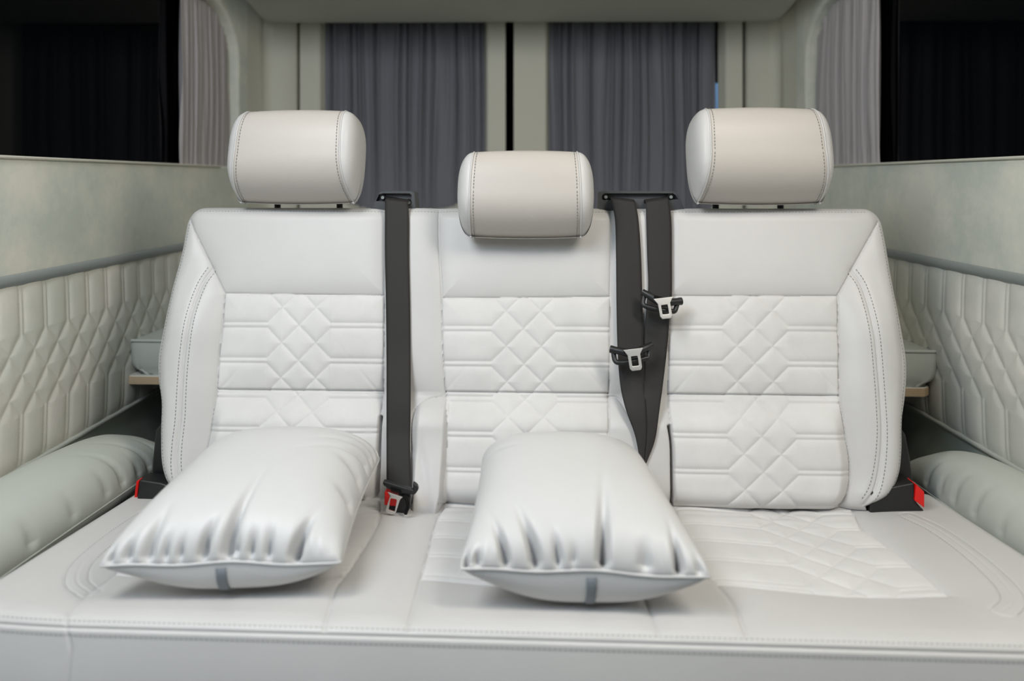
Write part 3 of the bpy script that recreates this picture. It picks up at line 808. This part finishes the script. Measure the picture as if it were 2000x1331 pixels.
# ---- belt guides on top of the backrest
def guide(outer, inner, yl, pins, slotlines):
    ou = [tuple(on_y(X, Y, yl)) for X, Y in outer]; 
    g = prism('belt_guide', ou, (0, .045, 0), M['bezel'], bench, bevel=.003, hole=[tuple(on_y(X, Y, yl)) for X, Y in inner])
    bk = [tuple(on_y(X, Y, yl)+np.array([0, .010, 0])) for X, Y in inner]
    prism('recess', bk, (0, .004, 0), M['black'] if False else M['bezel'], g)
    for X, Y in pins:
        mb = MB(); c_ = on_y(X, Y, yl); tube(mb, [c_+[0, .012, 0], c_+[0, -.002, 0]], .0055, 14); pin = mb.build('screw', M['rubber'], g)
        mb = MB(); tube(mb, [c_+[.001, -.002, -.001], c_+[.001, -.004, -.001]], .003, 12); mb.build('screw_head', M['strip'], pin) if False else mb.build('screw_cap', M['strip'], g)
    for pl in slotlines:
        q = np.array([on_y(X, Y, yl)+[0, .001, 0] for X, Y in pl]); mb = MB(); tube(mb, q, .0036, 10); mb.build('belt_slot', M['rubber'], g)
guide([(722, 412), (741, 377), (749, 374), (803, 374), (809, 377), (812, 412)], [(734, 393), (740, 380), (748, 378), (800, 378), (804, 382), (802, 396)], .150, [(747, 385), (798, 395)], [[(750, 386), (770, 389), (796, 394)]])
guide([(1170, 412), (1172, 377), (1178, 374), (1318, 374), (1324, 378), (1338, 412)], [(1177, 390), (1177, 380), (1182, 378), (1314, 378), (1320, 382), (1325, 390)], .150, [(1182, 384), (1309, 384)], [[(1185, 386), (1210, 391), (1235, 394)], [(1306, 386), (1285, 391), (1258, 394)]])

# ---- belts
def webbing(Lp, Rp, name, parent, lift=.004, hs=None, n=90, over=True):
    """Lp,Rp: left/right edge pixels per station, laid over the backrest"""
    Lq = cr(np.array(Lp, float), 12); Rq = cr(np.array(Rp, float), 12)
    hh = []
    for a, b in zip(Lq, Rq):
        g = on_back(np.array([a*(1-t)+b*t for t in np.linspace(0, 1, 5)]), .012)
        hh.append(Hback(g[:, 0], np.minimum(g[:, 1], VT-.032)).max())
    hh = np.array(hh); k = 9
    hm = np.array([hh[max(0, i-k):i+k+1].max() for i in range(len(hh))]); hm = np.convolve(np.pad(hm, 6, 'edge'), np.ones(13)/13, 'valid')
    h = hm+lift if hs is None else hm+lift+np.interp(np.linspace(0, 1, len(hm)), *hs)
    rows = []
    for a, b, hv in zip(Lq, Rq, h):
        r_ = []
        for t in np.linspace(0, 1, 9):
            g = on_back((a*(1-t)+b*t)[None], hv)[0]
            r_.append(B0+np.array([g[0], 0, 0])+g[1]*UB+(hv+.0015*math.sin(math.pi*t))*NB)
        rows.append(r_)
    rows = np.array(rows)
    if over:                                                  # passes over the top edge back to its guide
        top = rows[0]; pre = []
        for k_, a in enumerate(np.linspace(1, .1, 8)):
            pre.append(top+np.array([0, .030*a, .004*math.sin(a*math.pi*.6)]))
        rows = np.concatenate([np.array(pre), rows])
    mb = MB(); mb.grid(rows, flip=True); o = mb.build(name, M['web'], parent)
    s = o.modifiers.new('thick', 'SOLIDIFY'); s.thickness = .0014; s.offset = 0
    return o, rows

def W(p): p = np.asarray(p); return p
def tongue(parent, X, Y, h, ang, width, mirror=1, plate_dx=0, droop=.012, bulb=0, pang=0):
    """seat belt tongue: curved black handle bar, lower bar with slot, steel plate with a hole; built in the backrest plane"""
    g = on_back([(X, Y)], h)[0]; o = B0+np.array([g[0], 0, 0])+g[1]*UB+h*NB
    ca, sa = math.cos(math.radians(ang)), math.sin(math.radians(ang))
    ex = np.array([ca, 0, 0])+sa*UB; ey = -sa*np.array([1, 0, 0])+ca*UB; ez = NB
    T = lambda a, b, c_=0: o+ex*a+ey*b+ez*c_
    w_ = width/2
    mb = MB(); q = cr([T(-w_, .003, .002), T(-w_*.6, -.001, .006), T(0, -droop*.5, .009), T(w_*.6, .001, .006), T(w_, .007, .002)], 8)
    n = len(q); tube(mb, q, .0046+.0022*np.sin(np.linspace(.2, math.pi-.2, n))+.0015*np.exp(-((np.linspace(0, 1, n)-bulb)/.12)**2), 12)
    bar = mb.build('tongue_handle', M['black'], parent)
    mb = MB(); q = cr([T(-w_*.86, -.003, 0), T(-w_*.82, -.016, .002), T(-w_*.6, -.020, .004), T(0, -.019, .006), T(w_*.6, -.015, .004), T(w_*.80, -.012, .002), T(w_*.84, .002, 0)], 6)
    tube(mb, q, .0042, 10); mb.build('strap_loop', M['black'], bar)
    # steel plate: flared shoulders, waist and a rectangular hole
    pd = plate_dx; pa = math.radians(pang); rot_ = lambda a, b: T(pd+a*math.cos(pa)-b*math.sin(pa), a*math.sin(pa)+b*math.cos(pa), .0175)
    out = [(-.0165, .001), (.0165, .001), (.0105, -.008), (.0100, -.030), (.0070, -.034), (-.0070, -.034), (-.0100, -.030), (-.0105, -.008)]
    hol = [(-.0052, -.011), (.0052, -.011), (.0056, -.013), (.0056, -.025), (.0048, -.0265), (-.0048, -.0265), (-.0056, -.025), (-.0056, -.013)]
    pl_ = prism('tongue_plate', [rot_(a, b) for a, b in out], tuple(-ez*.003), M['metal'], bar, bevel=.0008, hole=[rot_(a, b) for a, b in hol])
    prism('grip_band', [T(a, b, .0168) for a, b in ((-w_*.42, .001), (w_*.42, .003), (w_*.42, -.0035), (-w_*.42, -.0055))], tuple(-ez*.004), M['rubber'], bar, bevel=.001)
    return bar

# belts run down from their guides; each belt is a thing of its own
def belt(label, name='seat_belt'):
    e = empty(name, tuple(BC), BR, label=label, cat='seat belt', group='seat belts hanging over the bench backrest'); return e
b1 = belt('black seat belt hanging straight down beside the left seat, tongue resting at its lower buckle')
webbing([(752, 391), (752, 430), (752, 500), (754, 600), (755, 700), (755, 800), (755, 880), (755, 948)],
        [(797, 396), (799, 430), (799, 500), (801, 600), (802, 700), (802, 800), (801, 880), (804, 958)], 'webbing', b1, .004, ([0, .8, 1], [0, 0, .014]))
b3 = belt('black seat belt whose tongue hangs higher, the right one of the middle pair')
webbing([(1261, 396), (1262, 430), (1264, 500), (1266, 560), (1262, 600), (1258, 660), (1257, 720), (1257, 790), (1256, 850), (1256, 905)],
        [(1306, 390), (1311, 430), (1312, 500), (1312, 580), (1307, 625), (1304, 670), (1296, 740), (1288, 800), (1279, 860), (1262, 905)], 'webbing', b3, .004)
b2 = belt('black seat belt whose tongue hangs lower, the left one of the middle pair')
webbing([(1193, 390), (1201, 430), (1203, 500), (1204, 600), (1206, 680), (1211, 750), (1222, 800), (1240, 850), (1251, 905)],
        [(1241, 396), (1247, 430), (1252, 500), (1255, 600), (1257, 680), (1260, 750), (1262, 800), (1262, 850), (1257, 905)], 'webbing', b2, .0075)
tongue(b2, 1233, 684, .040, 3, .070, plate_dx=.001, bulb=0, pang=4)
tongue(b3, 1291, 585, .038, -17, .067, plate_dx=.001, bulb=1, pang=24)

def buckle_tongue():
    # flat tongue of the left belt, sitting over its buckle
    yl = -.080
    P = lambda X, Y, d=0: on_y(X, Y, yl+d)
    t = prism('tongue_handle', [P(748, 940), (P(806, 958)), P(806, 943), P(815, 950), P(817, 958), P(810, 968), P(793, 967), P(760, 958), P(747, 948)], (0, .010, 0), M['black'], b1, bevel=.0025)
    for k in range(4):
        a, b = P(763, 952+k*2.6, -.0005), P(784, 958+k*2.6, -.0005); mb = MB(); tube(mb, [a, b], .0008, 6); mb.build('grip_ridge', M['rubber'], t)
    out = [(757, 962), (786, 972), (781, 977), (773, 1002), (766, 1006), (755, 1003), (753, 997), (762, 969)]
    hol = [(764, 974), (774, 976), (775, 978), (771, 1000), (769, 1000), (760, 997), (759, 995), (762, 976)]
    prism('tongue_plate', [P(X, Y, -.004) for X, Y in out], (0, .003, 0), M['metal'], t, bevel=.0006, hole=[P(X, Y, -.004) for X, Y in hol])
    bk = prism('buckle', [P(750, 958, .012), P(803, 968, .012), P(798, 1002, .012), P(757, 1002, .012)], (0, .030, 0), M['black'], bench, bevel=.004)
    prism('release_button', [P(751, 960, .004), P(777, 967, .004), P(774, 990, .004), P(750, 988, .004)], (0, .012, 0), M['red'], bk, bevel=.002)
    mb = MB(); q = cr([P(790, 968, .0), P(797, 985, -.002), P(792, 1004, 0)], 6); tube(mb, q, .003, 8); mb.build('cable', M['rubber'], bk)
buckle_tongue()

# side buckles and recliner covers
def side_gear():
    P = lambda X, Y, yl: on_y(X, Y, yl)
    for pts, nm, ln in (([(303, 842), (318, 822), (336, 826), (336, 970), (312, 985), (294, 975), (297, 900)], 'recliner_cover', .06),
                    ([(1752, 826), (1770, 850), (1779, 900), (1785, 950), (1782, 980), (1740, 985), (1740, 830)], 'recliner_cover', .06)):
        prism(nm, [P(X, Y, .03) for X, Y in pts], (0, ln, 0), M['black'], bench, bevel=.004)
    # left buckle
    bk = prism('buckle', [P(272, 938, -.01), P(312, 944, -.01), P(330, 950, -.01), P(330, 990, -.01), P(266, 985, -.01)], (0, .035, 0), M['black'], bench, bevel=.003)
    prism('release_button', [P(266, 941, -.004), P(272, 938, -.004), P(267, 975, -.004), P(262, 972, -.004)], (0, .012, 0), M['red'], bk, bevel=.001)
    # right buckle: lies low in the gap, red button facing right
    bk = prism('buckle', [P(1700, 962, -.01), P(1730, 955, -.01), P(1786, 944, -.01), P(1790, 982, -.01), P(1807, 1000, -.01), P(1780, 1008, -.01), P(1700, 1005, -.01)], (0, .035, 0), M['black'], bench, bevel=.003)
    prism('release_button', [P(1790, 947, -.014), P(1806, 962, -.014), P(1806, 993, -.014), P(1787, 979, -.014)], (0, .03, 0), M['red'], bk, bevel=.0015)
side_gear()

# ================================================================== PILLOWS
def pillow(name, loc, rz, W_, L_, Ht, Hb, wr, label, seam=None, strip=None, tiltx=0, mat='pillow', wr_side=(), roll=0, peak=.14, n=3.0, ex=.44, cat='pillow', group=None, ears=.05, back_rise=.0, taper=0.0, flat=.2, rnd=.12, shear=0.0):
    """rounded rectangular pillow, front edge at local -y. wr: puckers (s, width, reach, depth, skew) at the front seam"""
    g = 150; s = np.sin(np.linspace(-1, 1, g)*np.pi/2*.985)/np.sin(np.pi/2*.985); t = s.copy()
    Sg_, Tg_ = np.meshgrid(s, t)
    def shell(Sg_, Tg_, sign):
        f = lambda a: np.maximum(0, 1-np.abs(a)**n)**ex
        k = f(Sg_)*f(Tg_)
        rc = .16                                              # rounded plan corners
        cx_ = np.clip(np.abs(Sg_)-(1-rc), 0, None)/rc; cy_ = np.clip(np.abs(Tg_)-(1-rc), 0, None)/rc
        shr = np.where((cx_ > 0) & (cy_ > 0), 1-rc*rnd*(np.minimum(cx_, cy_)**2), 1)
        wid = 1+taper*(Tg_+1)/2
        x = Sg_*W_/2*(1-ears*(1-Tg_**2)*Sg_**2)*shr*wid+shear*(Tg_+1)/2; y = Tg_*L_/2*(1-ears*(1-Sg_**2)*Tg_**2)*shr
        seamz = back_rise*(Tg_+1)/2+.0016*np.sin(Sg_*7+1)*np.abs(Tg_)**4
        if sign > 0:
            z = Ht*k*(1+peak*Tg_)
            dist = Tg_+1
            for (s0, w0, rch, dep, sk) in wr:
                wv_ = dep*np.exp(-((Sg_-s0-sk*dist)/w0)**2)*np.exp(-(dist/rch)**1.5)*1.35*np.minimum(1, .25+dist/.012)
                z = z-wv_*.7; y = y+wv_*1.0*np.exp(-dist/.35)
            for (side, t0, w0, rch, dep, sk) in wr_side:
                dd = 1-side*Sg_
                wv_ = dep*np.exp(-((Tg_-t0-sk*dd)/w0)**2)*np.exp(-(dd/rch)**1.5)*np.minimum(1, dd/.03)
                z = z-wv_*.7; x = x-side*wv_*np.exp(-dd/.35)
            # fine gathers along every seam
            ed = np.minimum(1-np.abs(Sg_), 1-np.abs(Tg_))
            z = z+.0012*np.sin(Sg_*52+3*np.sin(Sg_*9))*np.exp(-(Tg_+1)/.06)*np.minimum(1, (Tg_+1)/.02)
        else:
            z = -Hb*np.maximum(0, (1-np.abs(Sg_)**1.8)**1.7*(1-np.abs(Tg_)**n))**.36; z = -flat+np.logaddexp(0, (z+flat)/.004)*.004
        # belly swells beyond the seam a little
        sw = (k**.5)*(1-k)*.05*(1 if sign > 0 else -.2)
        x = x*(1+sw*.6); y = y*(1+sw*.6)
        z = z+seamz
        return np.stack([x, y, z], -1)
    R_ = np.array(Matrix.Rotation(roll, 3, 'Y')@Matrix.Rotation(tiltx, 3, 'X'))
    tf = lambda A: A@R_.T
    mb = MB(); mb.grid(tf(shell(Sg_, Tg_, 1))); mb.grid(tf(shell(Sg_, Tg_, -1)), flip=True)
    o = mb.build(name, M[mat]); o.location = loc; o.rotation_euler = (0, 0, rz)
    tag(o, label, cat, group)
    # seam piping
    q = np.linspace(-1, 1, 120)
    lp = np.concatenate([np.stack([q, -np.ones(120)], -1), np.stack([np.ones(120), q], -1)[1:], np.stack([q[::-1], np.ones(120)], -1)[1:], np.stack([-np.ones(120), q[::-1]], -1)[1:-1]])
    P3 = tf(shell(lp[:, 0], lp[:, 1], -1)); mb = MB(); tube(mb, P3, .0017, 6, closed=True); mb.build('seam_piping', M[mat], o)
    if strip is not None:
        sa, sb_ = strip; tt = np.linspace(-.9995, -.72, 26); ssg = np.linspace(sa, sb_, 5)
        A, B = np.meshgrid(ssg, tt); P3 = shell(A, B, -1); P3[..., 2] -= .0012; P3[..., 1] -= .0012
        mb = MB(); mb.grid(tf(P3), flip=True); st = mb.build('edge_strip', M['strip_dark'], o); st['label'] = 'dark grey strip'
        st.modifiers.new('t', 'SOLIDIFY').thickness = .001
    return o
M['strip_dark'] = new_mat('dark grey strip', srgb(118, 124, 130), .5, .4)

pillow('pillow', (-.360, 1.003, .547), math.radians(2), .284, .30, .075, .062,
       [(-.90, .03, .05, .008, 0), (-.76, .035, .06, .010, 0), (-.60, .04, .16, .012, .1), (-.46, .022, .05, .008, 0), (-.34, .022, .04, .008, 0), (-.16, .035, .08, .016, .3), (.04, .04, .36, .020, .12), (.12, .018, .04, .009, 0), (.24, .025, .05, .010, 0), (.38, .028, .06, .010, 0), (.60, .04, .14, .022, .45)],
       'puffy cream leather pillow lying on the left seat of the bench', strip=(-.05, .035),
       wr_side=[(1, .42, .04, .40, .009, -.5), (1, .60, .03, .36, .009, -.5), (1, .74, .03, .3, .008, -.4), (1, .88, .02, .3, .006, -.3), (1, -.35, .06, .12, .010, .2), (1, .10, .06, .18, .010, .1)],
       group='cream pillows lying on the seat cushion', back_rise=.012, taper=-.10, shear=.013, flat=.047)
pillow('pillow', (.078, .979, .553), math.radians(-3), .286, .30, .073, .070,
       [(-.95, .03, .05, .012, 0), (-.85, .03, .04, .010, 0), (-.62, .03, .14, .018, -.5), (-.38, .035, .17, .020, -.5), (-.20, .025, .07, .012, -.3), (-.08, .018, .04, .006, 0), (.15, .038, .34, .022, .18), (.48, .05, .06, .006, 0), (.74, .028, .13, .018, .05), (.90, .03, .05, .006, 0)],
       'puffy cream leather pillow lying across the middle of the bench', strip=(.02, .10),
       wr_side=[(-1, .45, .05, .3, .008, -.3), (-1, .75, .04, .3, .008, -.3)],
       group='cream pillows lying on the seat cushion', back_rise=.010, taper=-.16, shear=-.028, flat=.053)
pillow('side_pillow', (-.765, 1.09, .475), math.radians(-4), .148, .66, .072, .060,
       [], 'long grey green bolster pillow wedged between the bench and the left wall', mat='grey_leather',
       wr_side=[(1, .34, .020, .25, .005, -.10), (1, .47, .016, .5, .008, -.12), (1, .60, .014, .2, .006, -.1), (1, .70, .014, .6, .008, -.14), (1, .10, .020, .2, .005, -.1), (1, -.16, .02, .2, .008, -.1), (1, -.45, .02, .3, .006, -.1), (1, .82, .014, .4, .007, -.08)],
       roll=math.radians(8), ears=.02, n=2.8, ex=.5, peak=.0, group='bolster pillows beside the bench', rnd=.3)
pillow('side_pillow', (.777, 1.08, .462), math.radians(2), .128, .60, .074, .060,
       [], 'long grey green bolster pillow wedged between the bench and the right wall', mat='grey_leather',
       wr_side=[(-1, .45, .018, .3, .005, -.1), (-1, .57, .014, .2, .004, -.1), (-1, .70, .016, .3, .005, -.1), (-1, .28, .018, .35, .005, -.1), (-1, .08, .018, .2, .004, -.1), (-1, -.12, .018, .3, .005, -.1)],
       roll=math.radians(-6), ears=.02, n=2.8, ex=.5, peak=.06, group='bolster pillows beside the bench', rnd=.3)
